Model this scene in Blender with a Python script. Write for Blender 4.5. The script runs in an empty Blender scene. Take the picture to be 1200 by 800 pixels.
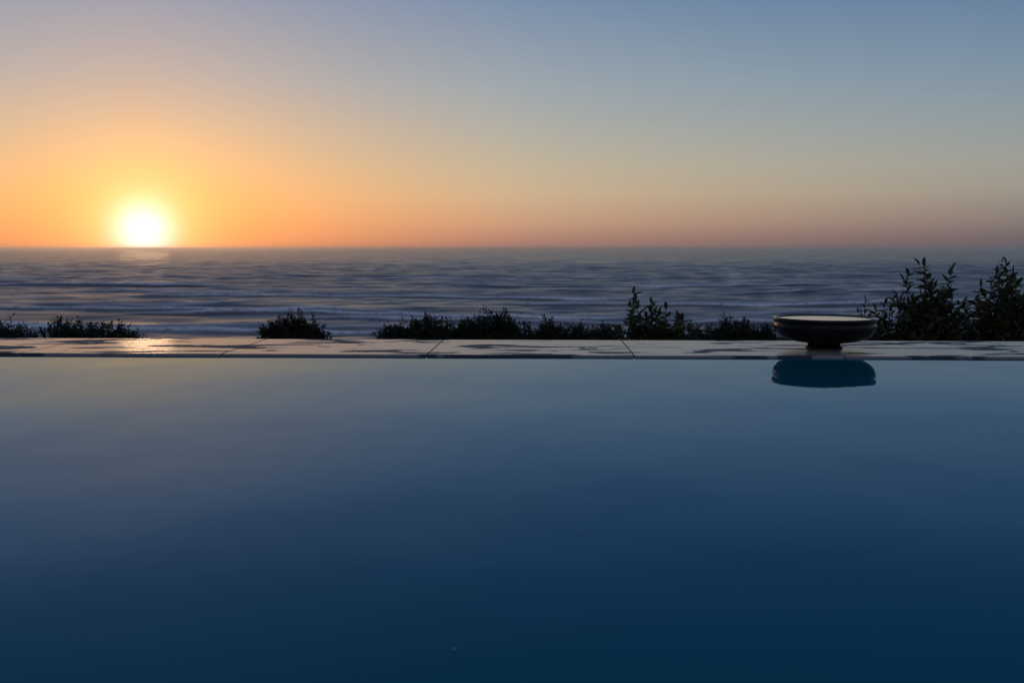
import bpy, math, random
import numpy as np
from mathutils import Vector, Matrix
R=math.radians
random.seed(4); rng=np.random.default_rng(4)
scene=bpy.context.scene
CAMZ=0.437
SUN_AZ=R(-20.2); SUN_EL=R(1.0)
SUN=Vector((math.sin(SUN_AZ)*math.cos(SUN_EL),math.cos(SUN_AZ)*math.cos(SUN_EL),math.sin(SUN_EL)))

def lin(c):
    o=[]
    for v in c:
        v/=255.0
        o.append(v/12.92 if v<=0.04045 else ((v+0.055)/1.055)**2.4)
    return (*o,1.0)

# ---------------------------------------------------------------- world
w=bpy.data.worlds.new("World"); scene.world=w; w.use_nodes=True
nt=w.node_tree; nt.nodes.clear(); N=nt.nodes; L=nt.links
def math_node(nt,op,a,b=None,clamp=False):
    n=nt.nodes.new("ShaderNodeMath"); n.operation=op; n.use_clamp=clamp
    for i,v in enumerate((a,b)):
        if v is None: continue
        if isinstance(v,(int,float)): n.inputs[i].default_value=v
        else: nt.links.new(v,n.inputs[i])
    return n.outputs[0]
tc=N.new("ShaderNodeTexCoord")
nrm=N.new("ShaderNodeVectorMath"); nrm.operation='NORMALIZE'; L.new(tc.outputs['Generated'],nrm.inputs[0])
sep=N.new("ShaderNodeSeparateXYZ"); L.new(nrm.outputs[0],sep.inputs[0])
M=lambda op,a,b=None,clamp=False: math_node(nt,op,a,b,clamp)
elev=M('MULTIPLY',M('ARCSINE',sep.outputs[2]),180/math.pi)
az=M('ARCTAN2',sep.outputs[0],sep.outputs[1])
azd=M('ABSOLUTE',M('MULTIPLY',M('SUBTRACT',az,SUN_AZ),180/math.pi))
azd=M('MINIMUM',azd,M('ABSOLUTE',M('SUBTRACT',360.0,azd)))
fac=M('DIVIDE',elev,60.0,True)
def ramp(stops):
    r=N.new("ShaderNodeValToRGB"); cr=r.color_ramp; cr.interpolation='LINEAR'
    e=cr.elements
    while len(e)>1: e.remove(e[0])
    e[0].position=stops[0][0]/60; e[0].color=lin(stops[0][1])
    for p,c in stops[1:]:
        x=e.new(p/60); x.color=lin(c)
    L.new(fac,r.inputs[0]); return r.outputs[0]
near=ramp([(0,(168,114,94)),(0.5,(196,128,90)),(1.5,(210,140,88)),(3,(212,155,102)),(4.5,(204,162,120)),(6.5,(186,163,141)),(9,(158,157,160)),(13.6,(122,143,172)),(18,(78,112,154)),(25,(36,78,124)),(34,(44,78,122)),(60,(84,112,152))])
mid =ramp([(0,(134,113,112)),(0.5,(154,123,115)),(1.5,(182,149,128)),(3,(189,168,142)),(4.5,(180,171,152)),(6.5,(164,167,162)),(9,(144,160,171)),(13.6,(108,136,168)),(18,(70,106,150)),(25,(32,72,118)),(34,(42,76,120)),(60,(84,112,152))])
far =ramp([(0,(94,93,103)),(0.5,(102,98,106)),(1.5,(125,119,120)),(3,(147,144,138)),(4.5,(149,152,149)),(6.5,(136,150,158)),(9,(118,141,162)),(13.6,(85,116,154)),(18,(54,90,138)),(25,(28,66,112)),(34,(40,74,118)),(60,(84,112,152))])
anti=ramp([(0,(96,104,130)),(4,(120,118,140)),(10,(158,138,150)),(20,(140,145,170)),(34,(105,128,165)),(60,(84,112,152))])
def mix(nt,f,a,b,mode='MIX'):
    m=nt.nodes.new("ShaderNodeMix"); m.data_type='RGBA'; m.blend_type=mode
    if isinstance(f,(int,float)): m.inputs[0].default_value=f
    else: nt.links.new(f,m.inputs[0])
    for i,v in ((6,a),(7,b)):
        if isinstance(v,tuple): m.inputs[i].default_value=v
        else: nt.links.new(v,m.inputs[i])
    return m.outputs[2]
def smooth(nt,v,a,b):
    n=nt.nodes.new("ShaderNodeMapRange"); n.interpolation_type='SMOOTHSTEP'
    n.inputs['From Min'].default_value=a; n.inputs['From Max'].default_value=b
    nt.links.new(v,n.inputs['Value']); return n.outputs[0]
f1=M('DIVIDE',azd,21.0,True)
f1=M('POWER',f1,0.85)
f2=M('DIVIDE',M('SUBTRACT',azd,19.0),30.0,True)
c=mix(nt,f1,near,mid); c=mix(nt,f2,c,far)
f3=smooth(nt,azd,70,140)
c=mix(nt,f3,c,anti)
# solar aureole
dot=N.new("ShaderNodeVectorMath"); dot.operation='DOT_PRODUCT'; L.new(nrm.outputs[0],dot.inputs[0]); dot.inputs[1].default_value=SUN
ang=M('MULTIPLY',M('ARCCOSINE',M('MINIMUM',dot.outputs['Value'],0.9999999)),180/math.pi)
def gauss(s): 
    q=M('DIVIDE',ang,s); return M('EXPONENT',M('MULTIPLY',M('MULTIPLY',q,q),-1.0))
def expo(s): return M('EXPONENT',M('MULTIPLY',M('DIVIDE',ang,s),-1.0))
def addglow(c,f,col):
    v=N.new("ShaderNodeVectorMath"); v.operation='SCALE'; v.inputs[0].default_value=col; L.new(f,v.inputs['Scale'])
    return mix(nt,1.0,c,v.outputs[0],'ADD')
c=addglow(c,gauss(1.35),(0.65,0.75,1.0))
c=addglow(c,gauss(3.2),(0.30,0.27,0.11))
c=addglow(c,expo(6.6),(0.42,0.20,0.04))
sky=N.new("ShaderNodeTexSky"); sky.sky_type='NISHITA'; sky.sun_disc=False
sky.sun_elevation=SUN_EL; sky.sun_rotation=SUN_AZ
bg1=N.new("ShaderNodeBackground"); L.new(c,bg1.inputs[0]); bg1.inputs[1].default_value=0.97
bg2=N.new("ShaderNodeBackground"); L.new(sky.outputs[0],bg2.inputs[0]); bg2.inputs[1].default_value=0.02
ad=N.new("ShaderNodeAddShader"); L.new(bg1.outputs[0],ad.inputs[0]); L.new(bg2.outputs[0],ad.inputs[1])
out=N.new("ShaderNodeOutputWorld"); L.new(ad.outputs[0],out.inputs[0])

sl=bpy.data.lights.new("sun","SUN"); sl.energy=0.04; sl.angle=R(2.6); sl.color=(1,0.6,0.32)
so=bpy.data.objects.new("sun",sl); scene.collection.objects.link(so)
so.rotation_euler=SUN.to_track_quat('Z','Y').to_euler()

# ---------------------------------------------------------------- helpers
def newmat(name):
    m=bpy.data.materials.new(name); m.use_nodes=True
    b=m.node_tree.nodes['Principled BSDF']; return m,m.node_tree,b
def obj(name,verts,faces,mats=(),parent=None,smooth_=False,midx=None):
    me=bpy.data.meshes.new(name); me.from_pydata([tuple(v) for v in verts],[],[tuple(f) for f in faces]); me.update()
    for m in mats: me.materials.append(m)
    if midx is not None: me.polygons.foreach_set('material_index',midx)
    if smooth_: me.polygons.foreach_set('use_smooth',[True]*len(me.polygons))
    o=bpy.data.objects.new(name,me); scene.collection.objects.link(o)
    if parent: o.parent=parent
    return o
def empty(name,loc=(0,0,0)):
    e=bpy.data.objects.new(name,None); e.location=loc; scene.collection.objects.link(e); return e
def tex_noise(nt,scale,vec=None,detail=4,rough=0.5,dist=0):
    n=nt.nodes.new("ShaderNodeTexNoise"); n.inputs['Scale'].default_value=scale; n.inputs['Detail'].default_value=detail
    n.inputs['Roughness'].default_value=rough; n.inputs['Distortion'].default_value=dist
    if vec: nt.links.new(vec,n.inputs['Vector'])
    return n.outputs['Fac']
def mapped(nt,scale,coord='Object',loc=(0,0,0)):
    t=nt.nodes.new("ShaderNodeTexCoord"); m=nt.nodes.new("ShaderNodeMapping"); m.inputs['Scale'].default_value=scale; m.inputs['Location'].default_value=loc
    nt.links.new(t.outputs[coord],m.inputs[0]); return m.outputs[0]
def bump(nt,h,strength,dist,normal=None):
    b=nt.nodes.new("ShaderNodeBump"); b.inputs['Strength'].default_value=strength; b.inputs['Distance'].default_value=dist
    nt.links.new(h,b.inputs['Height'])
    if normal: nt.links.new(normal,b.inputs['Normal'])
    return b.outputs[0]

# ---------------------------------------------------------------- sea
SEA=-20.0
rows=list(np.arange(120,1100,1.1)); y=rows[-1]; st=1.2
while y<90000:
    st*=1.03; y+=st; rows.append(y)
rows=np.array(rows); nc=520
t=np.linspace(-1.15,1.15,nc)
X=rows[:,None]*t[None,:]; X=np.where(rows[:,None]<400,X*(400/rows[:,None])**0.35,X); Y=np.repeat(rows[:,None],nc,1)
def waves(X,Y,lmin,lmax,n,amp,spread,seed):
    r=np.random.default_rng(seed); h=np.zeros_like(X)
    for i in range(n):
        lam=r.uniform(lmin,lmax); a=r.normal(0,spread); k=2*math.pi/lam
        h+=np.sin(k*(X*math.sin(a)+Y*math.cos(a))+r.uniform(0,6.28))*amp*lam/lmax
    return h/math.sqrt(n)
H=waves(X,Y,34,60,9,0.60,0.14,1)+waves(X,Y,14,30,14,0.42,0.45,2)+waves(X,Y,5,9,10,0.10,0.7,3)
fade=np.clip(1.25-(Y-700)/4000,0,1)
H=H*fade
Yw=Y+10*np.sin(X/83+1)+6*np.sin(X/37)+3*np.sin(X/17+2)
foam=np.zeros_like(X)
# breaker lines rolling in: each a band with a steep bright front and a trailing foam skirt
bk=[(226,8,1.1),(240,7,1.0),(256,9,1.1),(276,8,1.0),(300,9,1.2),(328,9,1.0),(362,10,1.15),(405,11,.95),(460,13,.95),(540,15,.8),(660,20,.55)]
for q,(yc,wd,am) in enumerate(bk):
    d=Yw+7*np.sin(X/(55+9*q)+q*1.7)+3*np.sin(X/23+q*2.3)-yc
    pres=np.clip(0.5*am+0.7*np.sin(X/(48+8*(q%4))+q*2.1)+0.4*np.sin(X/(21+3*q%7)+q)+0.2,0,1)
    front=np.where(d<0,np.exp(-(d/1.3)**2),np.exp(-(d/wd)**1.0))
    foam=np.maximum(foam,front*pres)
    H+=1.3*pres*np.where(d<0,np.exp(-(d/2.0)**2),np.exp(-(d/5.0)**2))
Z=SEA+H
nr=len(rows)
verts=np.stack([X,Y,Z],-1).reshape(-1,3)
i=np.arange(nr-1)[:,None]*nc+np.arange(nc-1)[None,:]; i=i.reshape(-1)
faces=np.stack([i,i+1,i+1+nc,i+nc],-1)
me=bpy.data.meshes.new("sea"); me.vertices.add(len(verts)); me.vertices.foreach_set('co',verts.ravel())
me.loops.add(faces.size); me.loops.foreach_set('vertex_index',faces.ravel())
me.polygons.add(len(faces)); me.polygons.foreach_set('loop_start',np.arange(len(faces))*4); me.polygons.foreach_set('loop_total',np.full(len(faces),4))
me.polygons.foreach_set('use_smooth',np.ones(len(faces),bool)); me.update(calc_edges=True); me.validate()
at=me.attributes.new('foam','FLOAT','POINT'); at.data.foreach_set('value',foam.ravel())
m,nt2,b=newmat("sea_water")
a=nt2.nodes.new("ShaderNodeAttribute"); a.attribute_name='foam'
v=mapped(nt2,(0.09,0.24,0.3)); n1=tex_noise(nt2,1.0,v,7,0.65)
v2=mapped(nt2,(0.45,0.9,0.9)); n2=tex_noise(nt2,1.0,v2,4,0.6)
v3=mapped(nt2,(0.012,0.07,0.3)); n3=tex_noise(nt2,1.0,v3,6,0.62)
ff=math_node(nt2,'MULTIPLY',a.outputs['Fac'],smooth(nt2,n2,0.25,0.52),True)
col=mix(nt2,ff,(0.095,0.062,0.050,1),(1.0,0.90,0.86,1)); nt2.links.new(col,b.inputs['Base Color'])
nt2.links.new(math_node(nt2,'ADD',math_node(nt2,'MULTIPLY',ff,0.55),math_node(nt2,'ADD',math_node(nt2,'MULTIPLY',smooth(nt2,n3,0.3,0.7),0.20),0.20)),b.inputs['Roughness'])
b.inputs['IOR'].default_value=1.36; b.inputs['Specular Tint'].default_value=(1.0,0.76,0.68,1)
bb=bump(nt2,n1,0.5,0.5); bb=bump(nt2,n2,0.5,0.15,bb); nt2.links.new(bb,b.inputs['Normal'])
me.materials.append(m); o=bpy.data.objects.new("sea",me); scene.collection.objects.link(o)

# sea haze: real scattering layer lying over the water
y0,y1,z0,z1,xx=700,88000,-45,6,95000
hv=[(-xx,y0,z0),(xx,y0,z0),(xx,y1,z0),(-xx,y1,z0),(-xx,y0,z1),(xx,y0,z1),(xx,y1,z1),(-xx,y1,z1)]
hf=[(0,3,2,1),(4,5,6,7),(0,1,5,4),(1,2,6,5),(2,3,7,6),(3,0,4,7)]
mh=bpy.data.materials.new("sea_haze"); mh.use_nodes=True; hn=mh.node_tree; hn.nodes.remove(hn.nodes['Principled BSDF'])
vs_=hn.nodes.new("ShaderNodeVolumeScatter"); vs_.inputs['Color'].default_value=(1,0.95,0.92,1); vs_.inputs['Density'].default_value=0.00016; vs_.inputs['Anisotropy'].default_value=0.86
hn.links.new(vs_.outputs[0],hn.nodes['Material Output'].inputs['Volume'])
obj("haze",hv,hf,[mh])

# ---------------------------------------------------------------- ground / hillside
ys=np.concatenate([np.arange(-200,-10,10),np.arange(-10,30,0.6),np.arange(30,300,4),[400,800,2000,90000]])
xs=np.concatenate([[-90000,-3000,-900],np.arange(-500,-30,12),np.arange(-30,30,0.8),np.arange(30,501,12),[900,3000,90000]])
GX,GY=np.meshgrid(xs,ys)
prof=np.interp(GY,[-200,4.7,5.2,9,14,25,60,120,165,215,300,90000],[-0.6,-0.6,-0.75,-1.15,-1.9,-3.6,-9.5,-16.5,-18.6,-20.6,-22.5,-40])
rr=np.clip((GY-5)/30,0,1)*np.clip((210-GY)/50,0,1)
GZ=prof+rr*(waves(GX,GY,6,30,10,0.5,1.5,11))+np.where(np.abs(GY)<30,1,0)*waves(GX,GY,2,6,8,0.04,1.5,12)
gv=np.stack([GX,GY,GZ],-1).reshape(-1,3); c0=len(xs)
gf=[(r*c0+k,r*c0+k+1,(r+1)*c0+k+1,(r+1)*c0+k) for r in range(len(ys)-1) for k in range(c0-1)]
m,nt2,b=newmat("coastal_scrub_soil")
v=mapped(nt2,(1,1,1)); n1=tex_noise(nt2,0.8,v,8,0.65)
geo=nt2.nodes.new("ShaderNodeSeparateXYZ"); tcn=nt2.nodes.new("ShaderNodeTexCoord"); nt2.links.new(tcn.outputs['Object'],geo.inputs[0])
sand=smooth(nt2,geo.outputs[1],150,168)
g=mix(nt2,smooth(nt2,n1,0.35,0.65),(0.03,0.045,0.018,1),(0.10,0.085,0.055,1))
nt2.links.new(mix(nt2,sand,g,(0.33,0.28,0.21,1)),b.inputs['Base Color']); b.inputs['Roughness'].default_value=0.95
nt2.links.new(bump(nt2,n1,0.8,0.2),b.inputs['Normal'])
obj("ground",gv,gf,[m],smooth_=True)

# ---------------------------------------------------------------- pool
YAW=R(-2.0)
pool=empty("swimming_pool"); pool.rotation_euler=(0,0,YAW)
PX0,PX1,PY0,PY1=-9.05,8.75,-3.2,4.0   # water extents (local)
TOP=0.0085
m_w,nt2,b=newmat("pool_water")
nt2.nodes.remove(b)
v=mapped(nt2,(1.2,0.8,1)); n1=tex_noise(nt2,0.9,v,2,0.4)
v=mapped(nt2,(1,1,1)); n2=tex_noise(nt2,7,v,2,0.4)
bb=bump(nt2,n1,1.0,0.010); bb=bump(nt2,n2,1.0,0.0003,bb)
df=nt2.nodes.new("ShaderNodeBsdfDiffuse"); df.inputs[0].default_value=(0.0,0.105,0.130,1)
gl=nt2.nodes.new("ShaderNodeBsdfGlossy"); gl.inputs['Color'].default_value=(0.50,0.66,0.88,1); gl.inputs['Roughness'].default_value=0.02
fr=nt2.nodes.new("ShaderNodeFresnel"); fr.inputs[0].default_value=1.33
for n_ in (gl,fr): nt2.links.new(bb,n_.inputs['Normal'])
ms=nt2.nodes.new("ShaderNodeMixShader"); nt2.links.new(fr.outputs[0],ms.inputs[0]); nt2.links.new(df.outputs[0],ms.inputs[1]); nt2.links.new(gl.outputs[0],ms.inputs[2])
nt2.links.new(ms.outputs[0],nt2.nodes['Material Output'].inputs[0])
nx,ny=60,30
wx=np.linspace(PX0,PX1,nx); wy=np.linspace(PY0,PY1,ny)
wv=[(x,y,0) for y in wy for x in wx]; wf=[(r*nx+k,r*nx+k+1,(r+1)*nx+k+1,(r+1)*nx+k) for r in range(ny-1) for k in range(nx-1)]
obj("pool_water",wv,wf,[m_w],pool,True)

m_s,nt2,b=newmat("coping_stone")
v=mapped(nt2,(1.3,4.2,1)); n1=tex_noise(nt2,1.9,v,5,0.55,0.6)
v=mapped(nt2,(1,1,1)); n2=tex_noise(nt2,28,v,5,0.6); n3=tex_noise(nt2,3,v,3,0.5)
info=nt2.nodes.new("ShaderNodeAttribute"); info.attribute_name='tone'
wet=smooth(nt2,n1,0.53,0.58)
dry=mix(nt2,n2,(0.22,0.18,0.15,1),(0.38,0.32,0.27,1))
dry=mix(nt2,1.0,dry,mix(nt2,info.outputs['Fac'],(0.75,0.75,0.75,1),(1.1,1.08,1.05,1)),'MULTIPLY')
wetc=mix(nt2,n2,(0.02,0.018,0.017,1),(0.045,0.04,0.036,1))
nt2.links.new(mix(nt2,wet,dry,wetc),b.inputs['Base Color'])
rgh=nt2.nodes.new("ShaderNodeMapRange"); nt2.links.new(wet,rgh.inputs[0]); rgh.inputs['To Min'].default_value=0.22; rgh.inputs['To Max'].default_value=0.6
nt2.links.new(rgh.outputs[0],b.inputs['Roughness'])
nt2.links.new(bump(nt2,n2,0.35,0.002),b.inputs['Normal'])
m_g,_,b=newmat("grout"); b.inputs['Base Color'].default_value=(0.05,0.045,0.04,1); b.inputs['Roughness'].default_value=0.9
m_wall,nt2,b=newmat("pool_wall_plaster"); b.inputs['Base Color'].default_value=(0.2,0.19,0.17,1); b.inputs['Roughness'].default_value=0.8
import bmesh
def slabs(name,rects,z0,z1,mat,bev=0.004,parent=None):
    bm=bmesh.new()
    lay=bm.verts.layers.float.new('tone')
    for (x0,x1,y0,y1) in rects:
        dz=random.uniform(-0.0006,0.0006); tn=random.random()
        ret=bmesh.ops.create_cube(bm,size=1.0); vs=ret['verts']
        for v_ in vs:
            v_.co=Vector((x0 if v_.co.x<0 else x1, y0 if v_.co.y<0 else y1, z0 if v_.co.z<0 else z1+dz)); v_[lay]=tn
    bmesh.ops.bevel(bm,geom=list(bm.edges),offset=bev,segments=3,profile=0.6,affect='EDGES')
    me=bpy.data.meshes.new(name); bm.to_mesh(me); bm.free(); me.materials.append(mat)
    o=bpy.data.objects.new(name,me); scene.collection.objects.link(o); o.parent=parent; return o
W=0.84; D=0.67; G=0.0025
rects=[]
x=0.353-W*12
xe=[x+W*k for k in range(24)]
for k in range(23):
    rects.append((xe[k]+G,xe[k+1]-G,PY1,PY1+D))
    rects.append((xe[k]+G,xe[k+1]-G,PY0-D,PY0))
yy=PY0
while yy<PY1-0.01:
    y2=min(yy+0.9,PY1)
    rects.append((PX0-D,PX0,yy+G,y2-G)); rects.append((PX1,PX1+D,yy+G,y2-G)); yy=y2
slabs("coping_slabs",rects,-0.03,TOP,m_s,0.003,parent=pool)
slabs("mortar_bed",[(xe[0],xe[-1],PY1+0.0025,PY1+D-0.012),(xe[0],xe[-1],PY0-D+0.012,PY0-0.012),(PX0-D+0.01,PX0-0.012,PY0+.02,PY1-.02),(PX1+0.012,PX1+D-0.01,PY0+.02,PY1-.02)],-0.1,TOP-0.004,m_g,0.001,pool)
slabs("retaining_wall",[(xe[0]+.03,xe[-1]-.03,PY1+0.03,PY1+D-0.04),(xe[0]+.03,xe[-1]-.03,PY0-D+0.04,PY0-0.03)],-1.6,-0.101,m_wall,0.004,pool)
sv=[];sf=[]
for (px,py) in [(-0.62,1.85),(-0.33,1.35),(0.05,1.5),(-0.95,1.55),(0.35,2.4),(-1.2,2.2),(0.9,1.75),(-0.1,1.05)]:
    k=len(sv); r=random.uniform(0.0012,0.0022)
    for j in range(6): sv.append((px+r*math.cos(j*1.047)*1.4,py+r*math.sin(j*1.047),0.0012))
    sf.append(tuple(range(k,k+6)))
m_p,_,b=newmat("floating_seed"); b.inputs['Base Color'].default_value=(0.35,0.28,0.2,1)
obj("floating_specks",sv,sf,[m_p],pool)

# ---------------------------------------------------------------- bowl
bowl=empty("decorative_bowl",(1.357,4.31,TOP+0.0005))
def revolve(name,prof,mat,parent,seg=96):
    vs=[];fs=[]
    for r,z in prof:
        for j in range(seg):
            a=2*math.pi*j/seg; vs.append((r*math.cos(a),r*math.sin(a),z))
    n=len(prof)
    for i in range(n-1):
        for j in range(seg):
            j2=(j+1)%seg; fs.append((i*seg+j,i*seg+j2,(i+1)*seg+j2,(i+1)*seg+j))
    return obj(name,vs,fs,[mat],parent,True)
m_b,nt2,b=newmat("black_glazed_metal")
v=mapped(nt2,(1,1,1)); n1=tex_noise(nt2,30,v,4,0.6)
nt2.links.new(mix(nt2,n1,(0.006,0.006,0.007,1),(0.014,0.012,0.011,1)),b.inputs['Base Color'])
rg=nt2.nodes.new("ShaderNodeMapRange"); nt2.links.new(n1,rg.inputs[0]); rg.inputs['To Min'].default_value=0.12; rg.inputs['To Max'].default_value=0.26; nt2.links.new(rg.outputs[0],b.inputs['Roughness'])
b.inputs['Specular IOR Level'].default_value=0.15
nt2.links.new(bump(nt2,n1,0.15,0.002),b.inputs['Normal'])
prof=[(0.0005,0.020),(0.06,0.020),(0.09,0.022),(0.130,0.028),(0.166,0.038),(0.193,0.053),(0.209,0.071),(0.2155,0.088),(0.2155,0.101),(0.212,0.1075),(0.2112,0.111),(0.2130,0.1140),(0.217,0.1165),(0.2190,0.1205),(0.2190,0.1265),(0.217,0.1300),(0.211,0.1312),(0.205,0.1305),(0.2015,0.127),(0.200,0.120),(0.195,0.100),(0.17,0.07),(0.1,0.04),(0.0005,0.032)]
revolve("body",prof,m_b,bowl)
revolve("foot_ring",[(0.060,0.0215),(0.068,0.018),(0.070,0.012),(0.076,0.006),(0.080,0.0005),(0.060,0.0005),(0.055,0.012)],m_b,bowl)
sv=[];sf=[]
for k in range(28):
    a=2*math.pi*k/28; c_=Vector((0.2135*math.cos(a),0.2135*math.sin(a),0.0955)); tgn=Vector((-math.sin(a),math.cos(a),0)); nn=Vector((math.cos(a),math.sin(a),0)); up=Vector((0,0,1))
    b0=len(sv)
    for s,o_ in ((1,0),(0.6,0.0035)):
        for q in ((-1,-1),(1,-1),(1,1),(-1,1)):
            sv.append(c_+tgn*q[0]*0.012*s+up*q[1]*0.0035*s+nn*o_)
    sf.append((b0+4,b0+5,b0+6,b0+7))
    for j in range(4): sf.append((b0+j,b0+(j+1)%4,b0+4+(j+1)%4,b0+4+j))
obj("shoulder_studs",sv,sf,[m_b],bowl)
m_bw,nt2,b=newmat("bowl_water"); b.inputs['Base Color'].default_value=(0.42,0.40,0.36,1); b.inputs['Roughness'].default_value=0.08; b.inputs['IOR'].default_value=1.33
revolve("water_fill",[(0.2015,0.1262),(0.1,0.1262),(0.001,0.1262)],m_bw,bowl)

# ---------------------------------------------------------------- plants
def leafmat(name,c1,c2,tr=0.2):
    m,nt2,b=newmat(name)
    a=nt2.nodes.new("ShaderNodeAttribute"); a.attribute_name='tone'
    col=mix(nt2,a.outputs['Fac'],c1,c2); nt2.links.new(col,b.inputs['Base Color']); b.inputs['Roughness'].default_value=0.55
    b.inputs['Specular IOR Level'].default_value=0.3
    t_=nt2.nodes.new("ShaderNodeBsdfTranslucent"); nt2.links.new(col,t_.inputs[0])
    ms=nt2.nodes.new("ShaderNodeMixShader"); ms.inputs[0].default_value=tr
    nt2.links.new(b.outputs[0],ms.inputs[1]); nt2.links.new(t_.outputs[0],ms.inputs[2])
    nt2.links.new(ms.outputs[0],nt2.nodes['Material Output'].inputs[0]); return m
m_leaf=leafmat("dark_leaf",(0.022,0.034,0.011,1),(0.085,0.088,0.03,1),0.35)
m_leaf2=leafmat("scrub_leaf",(0.010,0.016,0.008,1),(0.032,0.036,0.017,1),0.12)
m_bark,nt2,b=newmat("twig_bark"); b.inputs['Base Color'].default_value=(0.05,0.035,0.025,1); b.inputs['Roughness'].default_value=0.8
class Plant:
    def __init__(s): s.v=[];s.f=[];s.m=[];s.t=[]
    def tube(s,pts,r0,r1,n=5):
        b0=len(s.v); k=len(pts)
        for i,p in enumerate(pts):
            d=(pts[min(i+1,k-1)]-pts[max(i-1,0)]).normalized(); u=d.orthogonal().normalized(); q=d.cross(u); r=r0+(r1-r0)*i/(k-1)
            for j in range(n):
                a=2*math.pi*j/n; s.v.append(p+u*math.cos(a)*r+q*math.sin(a)*r); s.t.append(0)
        for i in range(k-1):
            for j in range(n):
                j2=(j+1)%n; s.f.append((b0+i*n+j,b0+i*n+j2,b0+(i+1)*n+j2,b0+(i+1)*n+j)); s.m.append(1)
    def leaf(s,p,d,ln,wd,droop=0.2,simple=False):
        d=d.normalized(); side=d.cross(Vector((random.gauss(0,.7),random.gauss(0,.7),1))).normalized(); up=side.cross(d)
        fold=random.uniform(0.1,0.4); tn=random.random(); b0=len(s.v)
        def P(t,sx,): return p+d*ln*t+side*wd*sx+up*(abs(sx)*wd*fold*2 - droop*ln*t*t)
        if simple:
            for q in (P(0,0),P(.45,-.45),P(1,0),P(.45,.45)): s.v.append(q); s.t.append(tn)
            s.f+= [(b0,b0+3,b0+2),(b0,b0+2,b0+1)]; s.m+=[0,0]; return
        for q in (P(0,0),P(.3,-.42),P(.3,0),P(.3,.42),P(.68,-.36),P(.68,0),P(.68,.36),P(1,0)): s.v.append(q); s.t.append(tn)
        for fc in ((0,2,1),(0,3,2),(1,2,5,4),(2,3,6,5),(4,5,7),(5,6,7)):
            s.f.append(tuple(b0+i for i in fc)); s.m.append(0)
    def twig(s,p,d,ln,leaf,nl,r=0.003,bend=0.3,lw=0.45,simple=False):
        pts=[p.copy()]; dd=d.normalized(); n=4 if simple else 6
        cur=Vector((random.gauss(0,1),random.gauss(0,1),random.gauss(0,.6)))*bend/n
        for i in range(n):
            dd=(dd+cur+Vector((random.gauss(0,.05),random.gauss(0,.05),0.02))).normalized(); pts.append(pts[-1]+dd*ln/n)
        s.tube(pts,r,r*0.35,3 if simple else 4)
        ph=random.uniform(0,6.28)
        for i in range(nl):
            t_=0.1+0.9*(i+random.random()*.5)/nl; t_=min(t_,.999); k=int(t_*n); q=pts[k].lerp(pts[k+1],t_*n-k); dl=(pts[k+1]-pts[k]).normalized()
            u=dl.orthogonal().normalized(); w_=dl.cross(u); a=ph+i*2.4
            o_=(u*math.cos(a)+w_*math.sin(a))
            l=leaf*random.uniform(.65,1.2)*(1-0.25*t_)
            s.leaf(q,o_*0.9+dl*random.uniform(.3,1.0),l,l*lw,random.uniform(0,.45),simple)
        s.leaf(pts[-1],dd,leaf*.8,leaf*.8*lw,.1,simple)
        return pts
    def build(s,name,mats):
        o=obj(name,s.v,s.f,mats,None,False,s.m); a_=o.data.attributes.new('tone','FLOAT','POINT'); a_.data.foreach_set('value',s.t); return o
def gz(x,y):
    return float(np.interp(y,[4.7,5.2,9,14,25],[-0.6,-0.75,-1.15,-1.9,-3.6]))
def mound(name,lumps,leaf=0.05,dens=1.0):
    P=Plant()
    for (x,y_,zt,hw) in lumps:
        zb=gz(x,y_)-0.05; hgt=zt-zb
        for k in range(5):
            a=random.uniform(0,6.28); P.tube([Vector((x+.05*math.cos(a),y_+.05*math.sin(a),zb)),Vector((x+hw*.3*math.cos(a),y_+hw*.3*math.sin(a),zb+hgt*.5)),Vector((x+hw*.6*math.cos(a),y_+hw*.6*math.sin(a),zb+hgt*.82))],.014,.005)
        n=int(620*dens*max(hw,.2)/.3)
        for k in range(n):
            th=random.uniform(0,6.28); ph=math.acos(random.uniform(-.3,1)); rr_=random.uniform(.3,.86)*(1+.12*math.sin(3*th+x*7)+.1*math.sin(5*ph+x*3))
            if random.random()<.06: rr_*=1.2
            dv=Vector((math.sin(ph)*math.cos(th),math.sin(ph)*math.sin(th),math.cos(ph)))
            hh=min(hgt*.5,hw*1.1+0.1)
            p=Vector((x+dv.x*hw*1.15*rr_,y_+dv.y*hw*rr_,zt-hh+dv.z*hh*rr_*.98))
            P.twig(p,dv+Vector((0,0,.3)),random.uniform(.04,.10),leaf*random.uniform(.7,1.15),7,.002,simple=True,lw=.55)
    return P.build(name,[m_leaf2,m_bark])
mound("coastal_bush",[(-6.6,10.3,-.28,.5),(-5.9,10,-.31,.45),(-5.25,10,-.265,.3),(-4.9,9.8,-.31,.3),(-4.55,10.1,-.29,.28),(-4.2,10,-.32,.26),(-3.92,10,-.36,.22)],dens=1.3)
mound("coastal_bush",[(-2.36,10,-.30,.18),(-2.20,10.1,-.27,.16),(-2.04,10.1,-.33,.16)],dens=1.3)
mound("coastal_bush",[(-1.15,10,-.30,.2),(-.88,10.2,-.26,.22),(-.6,10,-.295,.24),(-.35,10.1,-.28,.2),(-.12,9.9,-.23,.18)],dens=1.2)
mound("coastal_bush",[(.08,10.3,-.37,.2),(.38,10,-.30,.2),(.7,10.2,-.33,.2),(.95,10,-.32,.2)],dens=1.2)
mound("coastal_bush",[(1.98,10.4,-.37,.22),(2.27,10.2,-.285,.22),(2.58,10.3,-.34,.24)],dens=1.2)
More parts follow.
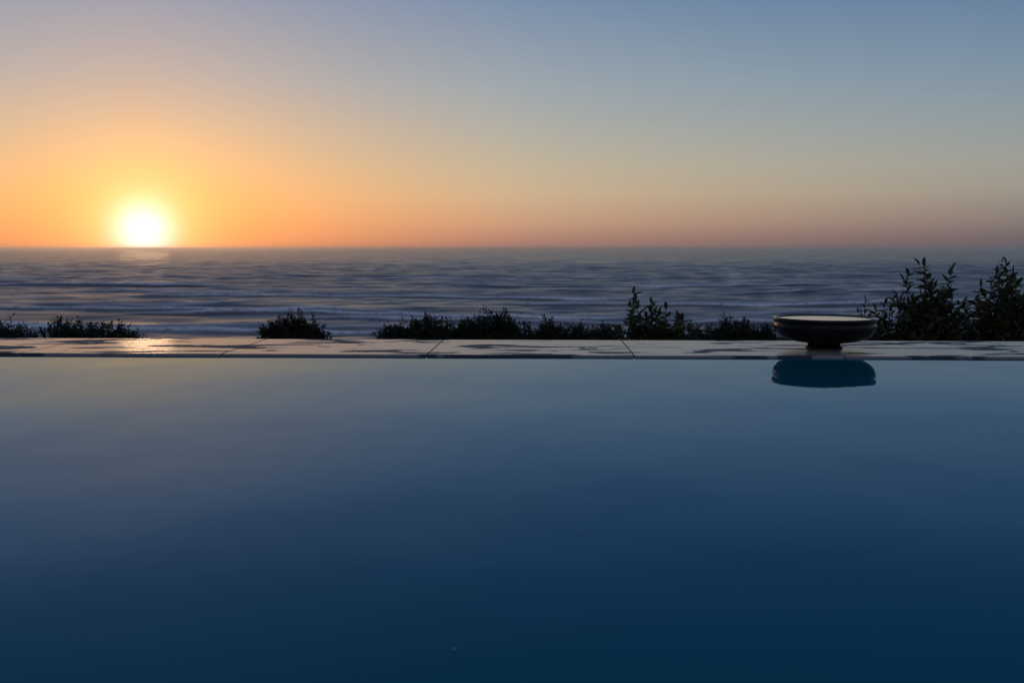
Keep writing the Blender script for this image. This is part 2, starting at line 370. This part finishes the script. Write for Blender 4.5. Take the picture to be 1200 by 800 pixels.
mound("coastal_bush",[(3.1,10.6,-.38,.3),(3.7,10.6,-.33,.3),(4.3,10.4,-.28,.4),(5.3,10.8,-.28,.5),(6.3,10.4,-.30,.5)])

def shrub(name,bx,by,tips,leaf,nsub=8,lw=.48,mat=None,sub=(.14,.30)):
    P=Plant(); base=Vector((bx,by,gz(bx,by)-.05))
    for (x,y_,zt) in tips:
        tip=Vector((x,y_,zt)); off=tip-base
        k1=base+Vector((off.x*.25,off.y*.25,off.z*.4)); k2=base+Vector((off.x*.72,off.y*.72,off.z*.76))
        P.tube([base+Vector((off.x*.1,off.y*.1,0)),k1,k2],.016,.007,6)
        P.twig(k2,tip-k2,(tip-k2).length*1.0,leaf,12,.006,.35,lw)
        for q in range(nsub):
            t_=random.uniform(.25,1); s_=k1.lerp(k2,t_)
            P.twig(s_,Vector((off.x*.4+random.gauss(0,.55),random.gauss(0,.5),random.uniform(.25,1))),random.uniform(*sub)*(1.25-.4*t_),leaf*random.uniform(.75,1.05),9,.004,.5,lw)
    return P.build(name,[mat or m_leaf,m_bark])
shrub("leafy_shrub",1.10,7.6,[(.87,7.6,.08),(.93,7.7,.02),(.97,7.5,.04),(1.06,7.6,-.0),(1.13,7.6,.01),(1.20,7.7,-.02),(1.27,7.5,-.04),(1.35,7.6,-.10),(.95,7.5,-.10),(1.1,7.7,-.07),(1.24,7.6,-.11),(1.04,7.6,-.14),(1.16,7.5,-.15),(1.40,7.6,-.17),(.88,7.6,-.16),(1.0,7.6,-.06),(1.3,7.7,-.13)],.09,10,.5,sub=(.1,.22))
shrub("broadleaf_shrub",3.82,9.0,[(3.80,9,.32),(3.74,9.1,.27),(3.92,9.0,.24),(3.50,9.0,.21),(3.62,9.1,.15),(3.72,8.9,.10),(4.04,9.0,.15),(3.85,9.1,.12),(3.6,9.,.0),(3.75,9.1,.02),(3.9,9,.03),(4.02,9.1,-.04),(3.5,9.,-.1),(3.66,8.9,-.12),(3.8,9.1,-.1),(3.95,8.9,-.12)],.12,8,.46)
shrub("broadleaf_shrub",4.45,9.0,[(4.38,9,.29),(4.54,9.1,.31),(4.28,9.0,.20),(4.60,9,.20),(4.22,9.1,.08),(4.45,8.9,.12),(4.66,9,.07),(4.35,9.1,.0),(4.52,9,.02),(4.24,9,-.08),(4.4,9.1,-.1),(4.6,9,-.08),(4.78,9,.1)],.12,8,.46)
shrub("low_shrub",3.42,9.1,[(3.20,9.1,-.04),(3.30,9,-.10),(3.38,9.2,-.07),(3.46,9.1,-.12),(3.54,9,-.15),(3.34,9.1,-.2),(3.45,9,-.22)],.09,9)
shrub("low_shrub",4.1,9.3,[(3.95,9.2,-.12),(4.05,9.3,-.14),(4.12,9.2,-.10),(4.2,9.3,-.16),(4.3,9.3,-.12),(4.0,9.3,-.22),(4.15,9.3,-.22)],.09,9)

# ---------------------------------------------------------------- camera
cd=bpy.data.cameras.new("camera"); cam=bpy.data.objects.new("camera",cd); scene.collection.objects.link(cam)
cam.location=(0,0,CAMZ); cam.rotation_euler=(R(90-5.34),0,0); cd.lens=35; cd.sensor_width=36; cd.clip_start=0.05; cd.clip_end=200000
cd.dof.use_dof=True; cd.dof.focus_distance=4.5; cd.dof.aperture_fstop=5.6
scene.camera=cam
scene.view_settings.view_transform='Standard'; scene.view_settings.look='None'; scene.view_settings.exposure=0
